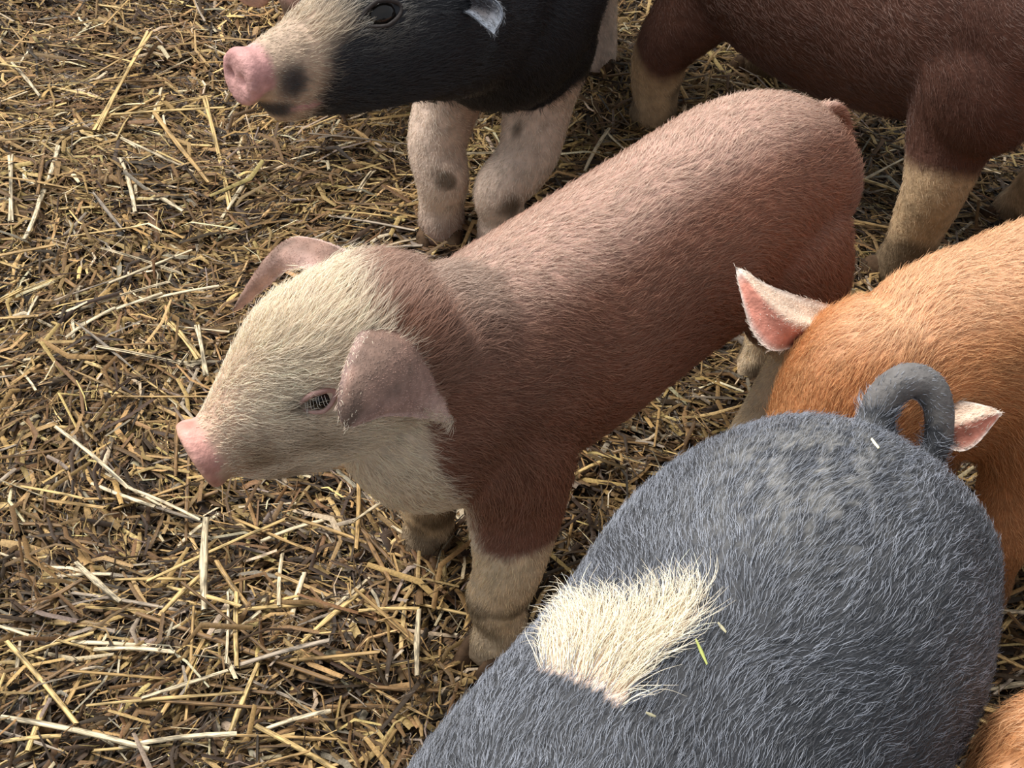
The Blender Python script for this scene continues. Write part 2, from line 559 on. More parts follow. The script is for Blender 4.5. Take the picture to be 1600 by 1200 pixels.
    def legs(self, feet, hind_hock=None):
        """feet: dict region -> (x, y) of the foot on the ground"""
        self.feet = feet
        for r in (FL, FR):
            if r not in feet: continue
            fx, fy = feet[r]; sg = 1 if r == FL else -1
            sx = -.035
            self.leg([(sx, sg * .042, .27, .055, .032), (sx - .005, sg * .050, .215, .060, .036), (sx * .7 + fx * .3 - .010, sg * .034 + fy * .3, .16, .048, .034), (sx * .35 + fx * .65, sg * .025 + fy * .65, .11, .031, .029),
                      (fx * .95 - .004, fy * .97, .078, .0275, .0265), (fx - .006, fy, .05, .0235, .0225), (fx - .002, fy, .028, .0245, .0235), (fx + .006, fy, .008, .024, .023)], r)
        for r in (HL, HR):
            if r not in feet: continue
            fx, fy = feet[r]; sg = 1 if r == HL else -1
            hk = (hind_hock or {}).get(r, (fx - .062, sg * .06, .145))
            self.leg([(-.366, sg * .032, .305, .030, .020), (-.368, sg * .046, .272, .068, .046), (-.375, sg * .055, .22, .064, .046), (hk[0] * .75 - .355 * .25, sg * .03 + hk[1] * .4, .175, .045, .034), (hk[0], hk[1], hk[2], .031, .025),
                      (hk[0] * .55 + fx * .45, hk[1] * .55 + fy * .45, hk[2] * .62, .0255, .023), (hk[0] * .12 + fx * .88 - .004, fy, .045, .0235, .0225), (fx - .001, fy, .026, .0245, .0235), (fx + .006, fy, .008, .024, .023)], r)

    def tail(self, pts, r0, r1, world=False):
        n = len(pts)
        R = [(*p, r0 + (r1 - r0) * i / (n - 1), r0 + (r1 - r0) * i / (n - 1), r0 + (r1 - r0) * i / (n - 1)) for i, p in enumerate(pts)]
        self.loft(R, (.3, .5, .8), TL, lambda T, t: T, n=6, seg=16, world=world)

    def ear(self, A, B, T, bulge=.012, out=.010, cup=.006, thick=.0032, mid=None, tipround=.12, arch=0.0):
        """A front root corner, B rear root corner, T tip (local); the outer face is the side of cross(B-A, T-A)"""
        A, B, T = (np.array(q, float) for q in (A, B, T))
        nrm = unit(np.cross(B - A, T - A)); side = unit(B - A)
        Mr = (A + B) / 2
        na, nb = 16, 13
        G = np.zeros((na, nb, 3))
        for i in range(na):
            a = i / (na - 1)
            for j in range(nb):
                b = j / (nb - 1) * 2 - 1
                root = Mr + (B - A) / 2 * b + nrm * cup * (1 - b * b) * 1.0
                root = root - unit(T - Mr) * arch * (1 - b * b)
                p = root * (1 - a) + T * a
                if mid is not None:
                    p = p + (np.array(mid, float) - (Mr + T) / 2) * 4 * a * (1 - a)
                p = p + side * b * out * math.sin(math.pi * min(1, a * .98)) ** .8
                if a > 1 - tipround:   # round the tip
                    p = p + side * b * out * .25 * (1 - a) / tipround
                p = p + nrm * (bulge * math.sin(math.pi * a * .9) * (1 - .5 * b * b) + cup * (1 - b * b) * .4 * (1 - a))
                G[i, j] = p
        Gw = self.Wn(G.reshape(-1, 3)).reshape(na, nb, 3)
        du = np.gradient(Gw, axis=0); dv = np.gradient(Gw, axis=1)
        N = unit(np.cross(dv, du))
        edge = np.minimum(1, .35 + 2.2 * np.minimum(np.minimum(np.arange(nb), np.arange(nb)[::-1])[None, :] / (nb - 1), np.arange(na)[::-1][:, None] / (na - 1)))
        th = thick * self.s * edge[..., None]
        self.ears.append((Gw + N * th * .5, Gw - N * th * .5))
        return Gw

    def ear_outline(self, front, rear, root, face, bulge=.01, ridge=0.0, thick=.0034):
        """an ear between a front edge, a rear edge (both root -> tip) and a root edge (front -> rear), points local; `face` = side that is the outer one"""
        def res(P, n):
            Q = catmull(np.array(P, float), 8)
            L = np.concatenate([[0], np.cumsum(np.linalg.norm(np.diff(Q, axis=0), axis=1))]); L /= L[-1]
            u = np.linspace(0, 1, n)
            return np.stack([np.interp(u, L, Q[:, k]) for k in range(3)], 1)
        na, nb = 20, 15
        Fr, Re, Ro = res(front, na), res(rear, na), res(root, nb)
        G = np.zeros((na, nb, 3))
        for i in range(na):
            a = i / (na - 1)
            for j in range(nb):
                b = j / (nb - 1)
                G[i, j] = Fr[i] * (1 - b) + Re[i] * b + (1 - a) * (Ro[j] - (Ro[0] * (1 - b) + Ro[-1] * b))
        nr = unit(np.cross(Fr[na // 2] - Re[na // 2], Ro[nb // 2] - Fr[-1]))
        if nr.dot(np.array(face, float)) < 0: nr = -nr
        for i in range(na):
            a = i / (na - 1)
            for j in range(nb):
                b = j / (nb - 1) * 2 - 1
                G[i, j] += nr * (bulge * math.sin(math.pi * min(1, .12 + a * .88)) * (1 - b * b) + ridge * math.exp(-(b / .3) ** 2) * math.sin(math.pi * min(1, .3 + a * .7)))
        Gw = self.Wn(G.reshape(-1, 3)).reshape(na, nb, 3)
        N = unit(np.cross(np.gradient(Gw, axis=1), np.gradient(Gw, axis=0)))
        nw = self.d * nr[0] + self.l * nr[1] + np.array([0, 0, nr[2]])
        if (N @ nw).mean() < 0: N = -N
        edge = np.minimum(1, .35 + 2.2 * np.minimum(np.minimum(np.arange(nb), np.arange(nb)[::-1])[None, :] / (nb - 1), np.arange(na)[::-1][:, None] / (na - 1)))
        th = thick * self.s * edge[..., None]
        self.ears.append((Gw + N * th * .5, Gw - N * th * .5))

    # ---- put together
    def build(self, name, label, coat, furspec, fur_mat=None, n_fur=60000, voxel=.0042, smooth=7, dents=(), eyes=()):
        root = bpy.data.objects.new(name, None)
        COL.objects.link(root)
        root.empty_display_size = .05
        root.location = self.p0
        tag(root, label, 'piglet', 'piglets in the straw')
        self.root = root
        me = bpy.data.meshes.new('body_cage')
        me.from_pydata([tuple(v) for v in self.V], [], self.Fs)
        bm = bmesh.new(); bm.from_mesh(me); bmesh.ops.recalc_face_normals(bm, faces=bm.faces); bm.to_mesh(me); bm.free()
        tmp = bpy.data.objects.new('cage', me); COL.objects.link(tmp)
        r = tmp.modifiers.new('r', 'REMESH'); r.mode = 'VOXEL'; r.voxel_size = voxel * self.s
        s = tmp.modifiers.new('s', 'SMOOTH'); s.factor = .5; s.iterations = smooth
        dg = bpy.context.evaluated_depsgraph_get()
        ev = tmp.evaluated_get(dg).to_mesh()
        n = len(ev.vertices)
        V = np.zeros(n * 3, np.float32); ev.vertices.foreach_get('co', V); V = V.reshape(-1, 3).astype(float)
        Q = np.array([p.vertices[:] if len(p.vertices) == 4 else (*p.vertices[:], p.vertices[-1]) for p in ev.polygons], int)
        tmp.evaluated_get(dg).to_mesh_clear()
        bpy.data.objects.remove(tmp); bpy.data.meshes.remove(me)
        nrm = self.normals(V, Q)
        for cen, rad, depth in dents:      # local centre, radius, depth in metres: pressed into the skin
            c = self.W(*cen); dd = np.linalg.norm(V - c, axis=1)
            V = V - nrm * (depth * np.exp(-(dd / rad) ** 2))[:, None]
        reg, t, flow = self.lookup(V)
        ea = np.zeros(len(V)); eb = np.zeros(len(V))
        parts = [(V, Q)]
        for outer, inner in self.ears:
            na, nb, _ = outer.shape
            b0 = len(V)
            GV = np.vstack([outer.reshape(-1, 3), inner.reshape(-1, 3)])
            fs = []
            for i in range(na - 1):
                for j in range(nb - 1):
                    a = i * nb + j
                    fs.append((a, a + 1, a + nb + 1, a + nb)); b = na * nb + a
                    fs.append((b, b + nb, b + nb + 1, b + 1))
            def rim(i0, j0, i1, j1):
                a = i0 * nb + j0; b = i1 * nb + j1; m = na * nb
                fs.append((a, b, b + m, a + m))
            for i in range(na - 1):
                rim(i + 1, 0, i, 0); rim(i, nb - 1, i + 1, nb - 1)
            for j in range(nb - 1):
                rim(na - 1, j, na - 1, j + 1)
            fs = np.array(fs) + b0
            V = np.vstack([V, GV]); Q = np.vstack([Q, fs])
            reg = np.concatenate([reg, np.full(len(GV), EA)])
            I, J = np.meshgrid(np.arange(na) / (na - 1), np.arange(nb) / (nb - 1) * 2 - 1, indexing='ij')
            t = np.concatenate([t, np.tile(I.ravel(), 2)])
            ea = np.concatenate([ea, np.concatenate([np.ones(na * nb), -np.ones(na * nb)])])
            eb = np.concatenate([eb, np.tile(J.ravel(), 2)])
            fl = np.gradient(outer, axis=0).reshape(-1, 3)
            flow = np.vstack([flow, unit(np.vstack([fl, fl]))])
        nrm = self.normals(V, Q)
        self.bvh = BVHTree.FromPolygons(V.tolist(), Q.tolist())
        self.V3, self.Q3 = V, Q
        info = dict(P=V, L=self.L(V), N=nrm, reg=reg, t=t, ear=ea, eb=eb, pig=self, hs=self.headcoord(V))
        skin, hair = coat(info)
        # degenerate quads (from triangles) are split back into triangles by from_pydata
        me = bpy.data.meshes.new('body')
        me.from_pydata(V.tolist(), [], [tuple(f) if f[2] != f[3] else tuple(f[:3]) for f in Q.tolist()])
        me.polygons.foreach_set('use_smooth', np.ones(len(me.polygons), bool))
        put_color(me, 'coat', skin)
        me.materials.append(M_SKIN)
        body = bpy.data.objects.new('body', me); COL.objects.link(body)
        body.parent = root; body.matrix_parent_inverse = Matrix.Translation(self.p0).inverted()
        self.body = body
        self.hooves()
        # fur
        tri = np.vstack([Q[:, [0, 1, 2]], Q[:, [0, 2, 3]]])
        tri = tri[tri[:, 1] != tri[:, 2]]
        a, b, c = V[tri[:, 0]], V[tri[:, 1]], V[tri[:, 2]]
        ar = np.linalg.norm(np.cross(b - a, c - a), axis=1) * .5
        cen = (a + b + c) / 3
        ar = ar * np.where(cen[:, 2] < .02, 0, 1)
        ft = dict(P=cen, L=self.L(cen), N=unit(np.cross(b - a, c - a)), reg=reg[tri[:, 0]], t=t[tri[:, 0]], ear=ea[tri[:, 0]], eb=eb[tri[:, 0]], pig=self, hs=self.headcoord(cen))
        dens = furspec(ft)['density']
        self.eyespots = []
        for e in eyes:          # a photo pixel, or a side (+1 left, -1 right) of the head
            if isinstance(e, tuple):
                lc, nn = self.hit(*e)
            else:
                q = self.W(*self.hpt(.52, e * .2, .022)); dv = self.hside * -e
                lc, nn, _, _ = self.bvh.ray_cast(Vector(q), Vector(self.d * dv[0] + self.l * dv[1] + np.array([0, 0, dv[2]])))
            if lc is not None:
                self.eyespots.append((lc, nn))
                dd = np.linalg.norm(cen - np.array(lc), axis=1)
                fwd = self.headcoord(cen)[:, 0] < self.headcoord(np.array([lc]))[0, 0]
                dens = dens * np.where(dd < np.where(fwd, .030, .018) * self.s, 0.0, 1.0) if False else dens * sstep(.0115, .016, dd / self.s)
        w = ar * dens
        pick = np.searchsorted(np.cumsum(w) / w.sum(), rng.random(n_fur)).clip(0, len(w) - 1)
        u1 = rng.random(n_fur); u2 = rng.random(n_fur); fl_ = u1 + u2 > 1
        u1[fl_] = 1 - u1[fl_]; u2[fl_] = 1 - u2[fl_]
        tp = tri[pick]
        P = V[tp[:, 0]] * (1 - u1 - u2)[:, None] + V[tp[:, 1]] * u1[:, None] + V[tp[:, 2]] * u2[:, None]
        N = unit(nrm[tp[:, 0]] * (1 - u1 - u2)[:, None] + nrm[tp[:, 1]] * u1[:, None] + nrm[tp[:, 2]] * u2[:, None])
        hi = dict(P=P, L=self.L(P), N=N, reg=reg[tp[:, 0]], t=t[tp[:, 0]], ear=ea[tp[:, 0]], eb=eb[tp[:, 0]], pig=self, hs=self.headcoord(P))
        sp = furspec(hi)
        _, hc = coat(dict(hi, jitter=True))
        fl = flow[tp[:, 0]] + sp.get('flow', 0)
        sw = (noise3(P, 16, 5) - .5) * 1.6 + (noise3(P, 45, 9) - .5) * 1.3
        side = np.cross(N, unit(fl))
        fl = unit(fl) + side * sw[:, None] + rng.normal(0, .16, (n_fur, 3))
        fl = unit(fl - N * (fl * N).sum(1, keepdims=True))
        Ln = sp['length'] * rng.uniform(.6, 1.3, n_fur) * self.s
        lift = sp.get('lift', .32) * rng.uniform(.5, 1.5, n_fur)
        d0 = unit(fl + N * lift[:, None])
        d1 = unit(fl + N * (lift * .45)[:, None] + rng.normal(0, .15, (n_fur, 3)))
        d2 = unit(fl + N * (lift * .05)[:, None] + rng.normal(0, .25, (n_fur, 3)) + side * sp.get('curl', np.zeros(n_fur))[:, None])
        pts = np.zeros((n_fur, 4, 3), np.float32)
        pts[:, 0] = P - N * .0005
        pts[:, 1] = P + d0 * (Ln * .33)[:, None]
        pts[:, 2] = pts[:, 1] + d1 * (Ln * .33)[:, None]
        pts[:, 3] = pts[:, 2] + d2 * (Ln * .34)[:, None]
        rad = sp.get('radius', np.full(n_fur, .00026))
        R = np.stack([rad, rad * .9, rad * .7, rad * .2], 1).astype(np.float32)
        cu = bpy.data.hair_curves.new('fur')
        cu.add_curves([4] * n_fur)
        cu.attributes['position'].data.foreach_set('vector', pts.ravel())
        ra = cu.attributes.get('radius') or cu.attributes.new('radius', 'FLOAT', 'POINT')
        ra.data.foreach_set('value', R.ravel())
        ca = cu.attributes.new('fcol', 'FLOAT_COLOR', 'CURVE')
        cc = np.ones((n_fur, 4), np.float32)
        cc[:, :3] = np.clip(hc * rng.uniform(.7, 1.25, (n_fur, 1)), 0, 1)
        ca.data.foreach_set('color', cc.ravel())
        cu.materials.append(fur_mat or M_FUR)
        fo = bpy.data.objects.new('fur', cu); COL.objects.link(fo)
        fo.parent = root; fo.matrix_parent_inverse = Matrix.Translation(self.p0).inverted()
        fo['kind'] = 'stuff'
        return root

    def normals(self, V, Q):
        fn = np.cross(V[Q[:, 2]] - V[Q[:, 0]], V[Q[:, 3]] - V[Q[:, 1]])
        N = np.zeros_like(V)
        for k in range(4):
            np.add.at(N, Q[:, k], fn)
        return unit(N)

    def headcoord(self, P):
        q = self.L(P) - self.S
        return np.stack([q @ self.hax / self.headlen, q @ self.hside, q @ self.hup], 1)

    def lookup(self, P):
        sk = np.array(self.sk)
        reg = np.zeros(len(P), int); t = np.zeros(len(P)); fl = np.zeros((len(P), 3))
        for i in range(0, len(P), 8000):
            p = P[i:i + 8000]
            d2 = ((p[:, None] - sk[None, :, :3]) ** 2).sum(2)
            dn = np.sqrt(d2) / sk[None, :, 3]
            j = dn.argmin(1)
            w = np.exp(-(dn - dn.min(1, keepdims=True)) * 6)
            fl[i:i + 8000] = w @ sk[:, 4:7]
            reg[i:i + 8000] = sk[j, 7].astype(int); t[i:i + 8000] = sk[j, 8]
        return reg, t, unit(fl)

    def hooves(self):
        for r, (fx, fy) in self.feet.items():
            V, Fs = [], []
            for sgn in (-1, 1):
                b0 = len(V)
                for zi, (z, k, sh) in enumerate([(-.004, 1.0, .010), (.010, .98, .006), (.024, .72, .0), (.03, .35, -.004)]):
                    for j in range(12):
                        a = 2 * math.pi * j / 12
                        ex = math.cos(a); ex = ex if ex < 0 else ex * 1.35
                        V.append(self.W(fx + .010 + sh + .017 * k * ex, fy + sgn * (.0125 + .001 * zi) + .0115 * k * math.sin(a), z))
                for i in range(3):
                    for j in range(12):
                        Fs.append((b0 + i * 12 + j, b0 + i * 12 + (j + 1) % 12, b0 + i * 12 + 12 + (j + 1) % 12, b0 + i * 12 + 12 + j))
            cols = np.tile(np.array([.085, .05, .028]), (len(V), 1))
            o = mesh_np('hoof', V, Fs, M_HOOF, 'coat', cols)
            o.parent = self.root; o.matrix_parent_inverse = Matrix.Translation(self.p0).inverted()

    def hit(self, u, v):
        d = Vector(ray(u, v)).normalized()
        loc, n, i, dist = self.bvh.ray_cast(Vector(C0), d)
        return loc, n

    def eye(self, loc, n, size=.011, lid=(.55, .28, .25), lashes=None, lidw=1.0):
        """a wet eyeball in an almond of lids, set into the head at world point loc with outward normal n"""
        n = unit(np.array(n)); loc = np.array(loc); s = size * self.s
        f = -(self.d * self.hax[0] + self.l * self.hax[1] + np.array([0, 0, 1.]) * self.hax[2])
        f = unit(f - n * f.dot(n)); u = np.cross(n, f)
        if u[2] < 0: u = -u
        V, Fs = [], []
        c = loc - n * s * .55
        for i in range(9):
            a = math.pi * i / 8
            for j in range(16):
                b = 2 * math.pi * j / 16
                V.append(c + s * (n * math.cos(a) + (f * math.cos(b) + u * math.sin(b)) * math.sin(a)))
        for i in range(8):
            for j in range(16):
                Fs.append((i * 16 + j, i * 16 + 16 + j, i * 16 + 16 + (j + 1) % 16, i * 16 + (j + 1) % 16))
        e = mesh_np('eye', V, Fs, M_EYE)
        inv = Matrix.Translation(self.p0).inverted()
        e.parent = self.root; e.matrix_parent_inverse = inv
        V, Fs = [], []
        nj, nk = 32, 10
        for j in range(nj):
            b = 2 * math.pi * j / nj
            x = math.cos(b); y = math.sin(b)
            yy = y * (.50 if y > 0 else .52) * (1 - .25 * abs(x))
            cc = loc + f * s * 1.12 * x + u * s * yy * 1.25 + n * s * (.36 - .46 * x * x)
            rad = unit(f * x + u * y)
            tr = s * (.22 if y > 0 else .18) * lidw
            for k in range(nk):
                q = 2 * math.pi * k / nk
                V.append(cc + rad * tr * (.9 + math.cos(q)) + n * tr * .8 * math.sin(q))
        for j in range(nj):
            for k in range(nk):
                Fs.append((j * nk + k, j * nk + (k + 1) % nk, ((j + 1) % nj) * nk + (k + 1) % nk, ((j + 1) % nj) * nk + k))
        lo = mesh_np('eyelid', V, Fs, M_SKIN, 'coat', np.tile(np.array(lid), (len(V), 1)))
        lo.parent = e
        if lashes is not None:
            V, Fs = [], []
            for j in range(8):
                x = -.75 + 1.5 * j / 7
                a = loc + f * s * x + u * s * .58 * (1 - .3 * x * x) + n * s * .55
                b = a + n * s * .75 - u * s * (.55 + .2 * math.sin(j * 2.1)) + f * s * (.25 * x + .12 * math.sin(j * 3.3))
                m = (a + b) / 2 + n * s * .35
                b0 = len(V)
                for q, w in ((a, .018), (m, .015), (b, .004)):
                    V += [q - f * s * w, q + f * s * w, q + n * s * w]
                for i in (0, 3):
                    for k in range(3):
                        Fs.append((b0 + i + k, b0 + i + (k + 1) % 3, b0 + i + 3 + (k + 1) % 3, b0 + i + 3 + k))
            la = mesh_np('eyelashes', V, Fs, M_SKIN, 'coat', np.tile(np.array(lashes), (len(V), 1)))
            la.parent = e


def base_fur(i, body=.013, head=.012, leg=.006, dens_leg=1.0):
    reg = i['reg']; n = len(reg)
    ln = np.full(n, body); de = np.ones(n)
    ln[reg == HD] = head
    lg = (reg >= FL) & (reg <= HR)
    z = i['L'][:, 2]
    ln = np.where(lg, leg + (body - leg) * sstep(.12, .22, z), ln)
    ln[reg == EA] = .006; de[reg == EA] = .8
    ln[reg == TL] = .008; de[reg == TL] = .5
    s = i['hs'][:, 0]
    h = reg == HD
    ln = np.where(h, head * (.3 + .7 * sstep(.12, .6, s)), ln)
    de = np.where(h, 1.4 * sstep(.06, .2, s), de)
    return dict(length=ln, density=de, radius=np.full(n, .00019), lift=np.full(n, .30))



def PD(u, v, dep):   # photo pixel at a distance along the view -> world
    return C0 + ray(u, v) * dep


CREAM = np.array([.80, .67, .52]); PINK = np.array([.78, .36, .32]); DIRT = np.array([.20, .14, .085])


def muddy(skin, hair, i, hz=.05, top=.10):
    """dried mud on the lower legs"""
    z = i['L'][:, 2]; nz = noise3(i['P'], 55, 3)
    m = (1 - sstep(hz, top, z + (nz - .5) * .12)) * .85
    return mix(skin, DIRT * .55, m), mix(hair, DIRT * .8, m)


def jit(i, a):
    return (rng.random(len(i['P'])) - .5) * a if i.get('jitter') else 0


# ================================================= red piglet with the white face
def coat_red(i):
    P, Lc, reg, hs = i['P'], i['L'], i['reg'], i['hs']
    n = len(P); x, y, z = Lc.T; s, sd, up = hs.T
    nz = noise3(P, 24, 1); nf = noise3(P, 70, 2)
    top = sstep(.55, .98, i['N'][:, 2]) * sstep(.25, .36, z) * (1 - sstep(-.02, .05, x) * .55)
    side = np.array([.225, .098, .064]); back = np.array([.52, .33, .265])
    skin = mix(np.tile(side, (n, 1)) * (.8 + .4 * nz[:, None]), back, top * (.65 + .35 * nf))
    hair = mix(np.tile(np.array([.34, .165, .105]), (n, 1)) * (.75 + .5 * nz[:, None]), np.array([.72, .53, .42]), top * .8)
    # dusty greyish neck behind the ears
    g = np.exp(-(((x + .01) / .05) ** 2 + (y / .06) ** 2)) * sstep(.3, .38, z)
    skin = mix(skin, np.array([.30, .22, .18]), g * .6); hair = mix(hair, np.array([.42, .32, .26]), g * .6)
    # white face, jaw and chest
    sb = .98 - .06 * sstep(-.01, -.06, up) + (nz - .5) * .22 + jit(i, .10)
    w = (1 - sstep(sb - .05, sb + .05, s)) * (z > .13)
    ch = sstep(-.055, -.02, x + (nz - .5) * .03) * (1 - sstep(.20, .235, z + np.abs(y) * .9 + jit(i, .02))) * (1 - sstep(.036, .052, np.abs(y))) * (z > .10)
    w = np.maximum(w, ch)
    front = (reg == FL) | (reg == FR); hind = (reg == HL) | (reg == HR)
    sock = np.where(front, 1 - sstep(.128, .14, z + (nz - .5) * .03 + jit(i, .012)), 0) + np.where(hind, 1 - sstep(.17, .19, z + (nz - .5) * .03 + jit(i, .012)), 0)
    w = np.maximum(w, sock)
    belly = (reg == TR) * (1 - sstep(-.85, -.6, i['N'][:, 2]))
    w = np.maximum(w, belly * .8)
    hw = sstep(.2, .6, s) * (.75 + .25 * nf)
    skin = mix(skin, mix(np.array([.62, .42, .31]), CREAM * .9, hw), w)
    hair = mix(hair, CREAM * np.array([1.14, 1.15, 1.14]), w)
    # soiled muzzle and cheek
    hd = (s < 1.0) & ((reg == HD))
    m = np.maximum(np.exp(-((s - .24) / .13) ** 2) * sstep(.045, -.01, up), .8 * np.exp(-(((s - .45) / .13) ** 2 + ((up + .01) / .022) ** 2))) * sstep(.004, .022, np.abs(sd)) * (.35 + .65 * sstep(.42, .58, noise3(P, 45, 8)))
    m = np.where(hd, np.clip(m, 0, 1), 0)
    skin = mix(skin, np.array([.22, .14, .08]), m * .85); hair = mix(hair, np.array([.36, .23, .125]), m * .85)
    sp = np.exp(-(((s - .50) / .035) ** 2 + ((up - .030) / .006) ** 2)) * (sd > 0) * hd
    skin = mix(skin, DIRT * .4, np.clip(sp, 0, 1)); hair = mix(hair, DIRT * .4, np.clip(sp, 0, 1))
    # bare pink snout
    pk = hd * (1 - sstep(.075, .13, s + .05 * (up < 0)))
    skin = mix(skin, mix(np.array([.70, .36, .30]), np.array([.52, .25, .20]), sstep(.42, .62, noise3(P, 75, 5))), pk)
    rim = hd * (1 - sstep(.0, .02, s))
    skin = mix(skin, np.array([.74, .43, .33]), rim * .6)
    # ears
    e = reg == EA; eb = np.abs(i['eb'])
    out = mix(np.tile(np.array([.29, .175, .135]), (n, 1)), np.array([.13, .085, .065]), sstep(.47, .60, noise3(P, 75, 4)) * .7)
    out = mix(out, np.array([.12, .08, .06]), sstep(.80, .95, i['t']) * .7)
    rimw = np.maximum(sstep(.86, .99, eb) * .7 * (1 - sstep(.6, .9, i['t']) * .6), sstep(.45, .9, i['eb']) * (1 - sstep(.25, .5, i['t'])))
    out = mix(out, np.array([.52, .33, .28]), sstep(-.2, .8, i['eb']) * .7)
    out = mix(out, np.array([.70, .48, .42]), np.maximum(rimw, sstep(.3, .95, i['eb'] * np.sign(.5 - 0)) * 0))
    inn = np.tile(np.array([.74, .38, .33]), (n, 1))
    skin = np.where(e[:, None], np.where((i['ear'] > 0)[:, None], out, inn), skin)
    hair = np.where(e[:, None], np.where((i['ear'] > 0)[:, None], mix(out * 1.35, CREAM, rimw), CREAM * 1.1), hair)
    dk = np.where((reg == FL) | (reg == FR), np.exp(-((z - .070) / .022) ** 2) * sstep(.40, .54, noise3(P, 60, 6)), 0)
    skin = mix(skin, DIRT * .5, dk * .85); hair = mix(hair, DIRT * .5, dk * .85)
    lw = sock * (.5 + .5 * noise3(P, 30, 14))
    skin = mix(skin, skin * np.array([.95, .86, .70]), lw); hair = mix(hair, hair * np.array([.97, .88, .70]), lw)
    return muddy(skin, hair, i, .03, .07)


def fur_red(i):
    sp = base_fur(i, .012, .019, .006)
    s = i['hs'][:, 0]; up = i['hs'][:, 2]
    crown = (i['reg'] == HD) | (i['reg'] == NK)
    sp['length'] = np.where(crown, sp['length'] * (1 + .5 * sstep(.7, .95, s) * sstep(.01, .04, up) * (1 - sstep(1.0, 1.2, s))), sp['length'])
    sp['density'] = np.where((i['reg'] == HD), sp['density'] * 1.5, sp['density'])
    rimh = (i['reg'] == EA) & (i['ear'] < 0)
    sp['length'] = np.where(rimh, .007, sp['length'])
    tuft = (i['reg'] == EA) & (i['eb'] > .75) & (i['t'] < .35)
    sp['length'] = np.where(tuft, .013, sp['length']); sp['density'] = np.where(tuft, 2.0, sp['density'])
    return sp


red = Piglet((-.0576, 1.1088), 42)
red.trunk(dz=.013)
red.neck((-.07, 0, .265, .078, .09, .10), (-.005, 0, .300, .068, .084, .074), (.055, 0, .332, .058, .066, .046))
red.head((.202, -.05, .289), (.052, 0, .350), table=[(-.01, .021, .025, .025), (0.0, .0270, .0305, .0295), (.045, .0275, .0310, .0300), (.085, .0245, .0265, .0275), (.13, .0265, .0295, .034), (.2, .031, .038, .047),
                        (.4, .039, .064, .065), (.55, .047, .079, .070), (.7, .054, .084, .070), (.85, .058, .082, .064), (1.0, .060, .076, .058), (1.15, .057, .064, .054), (1.3, .045, .045, .05)])
red.legs({FL: (0, .065), FR: (-.034, -.072), HL: (-.33, .05), HR: (-.458, -.038)}, {HL: (-.40, .062, .155), HR: (-.49, -.04, .15)})
red.tail([(-.440, 0, .345), (-.470, 0, .346), (-.486, .004, .336), (-.490, .010, .316), (-.486, .014, .296)], .0095, .0032)
rp = lambda *q: [red.px(*p) for p in q]
red.ear_outline(rp((572, 505, .022), (549, 545, .045), (531, 600, .066), (528, 645, .078), (539, 668, .083)),
                rp((718, 640, .054), (704, 660, .060), (655, 652, .070), (600, 650, .078), (558, 664, .083), (539, 668, .083)),
                rp((572, 505, .022), (610, 496, .026), (652, 508, .032), (688, 565, .042), (718, 640, .054)), (0, 1, .3), bulge=.012)
red.ear_outline(rp((552, 396, -.045), (505, 377, -.070), (460, 371, -.090), (430, 392, -.098), (395, 437, -.100), (362, 487, -.100)),
                rp((500, 436, -.038), (478, 420, -.055), (448, 424, -.075), (415, 450, -.090), (385, 475, -.097), (362, 487, -.100)),
                rp((552, 396, -.045), (530, 412, -.045), (500, 436, -.038)), (1, .3, .6), bulge=.010)
red.build('piglet', 'red-brown piglet with a white face and white legs standing in the middle', coat_red, fur_red, n_fur=120000, eyes=((497, 625), -1), voxel=.0034,
          dents=[(red.hpt(-.01, .009, .002), .0045, .006), (red.hpt(-.01, -.009, .002), .0045, .006)])
for q in red.eyespots:
    red.eye(*q, .0105, (.50, .31, .27), lashes=(.34, .32, .30))


# ================================================= black piglet seen from behind, with the curled tail
blk = Piglet((.2425 - .559 * .478 + .829 * .013, .922 - .829 * .478 - .559 * .013), 56, 1.05)
PATCH_PX = [(798, 1018), (822, 975), (858, 945), (905, 945), (940, 972), (965, 985), (1000, 962), (1050, 950), (1100, 945), (1072, 985), (1030, 1020), (998, 1062), (966, 1108), (940, 1075), (880, 1055), (830, 1048)]


def patch_poly(pig):   # outline of the pale patch on the animal's back, in its own plan
    if not hasattr(pig, 'patch'):
        pts = [pig.hit(u, v)[0] for u, v in PATCH_PX]
        pig.patch = pig.L(np.array([np.array(p) for p in pts if p is not None]))[:, :2]
    return pig.patch


def in_poly(x, y, poly):
    ins = np.zeros(len(x), bool)
    for (x1, y1), (x2, y2) in zip(poly, np.roll(poly, -1, 0)):
        c = ((y1 > y) != (y2 > y)) & (x < (x2 - x1) * (y - y1) / (y2 - y1 + 1e-12) + x1)
        ins ^= c
    return ins


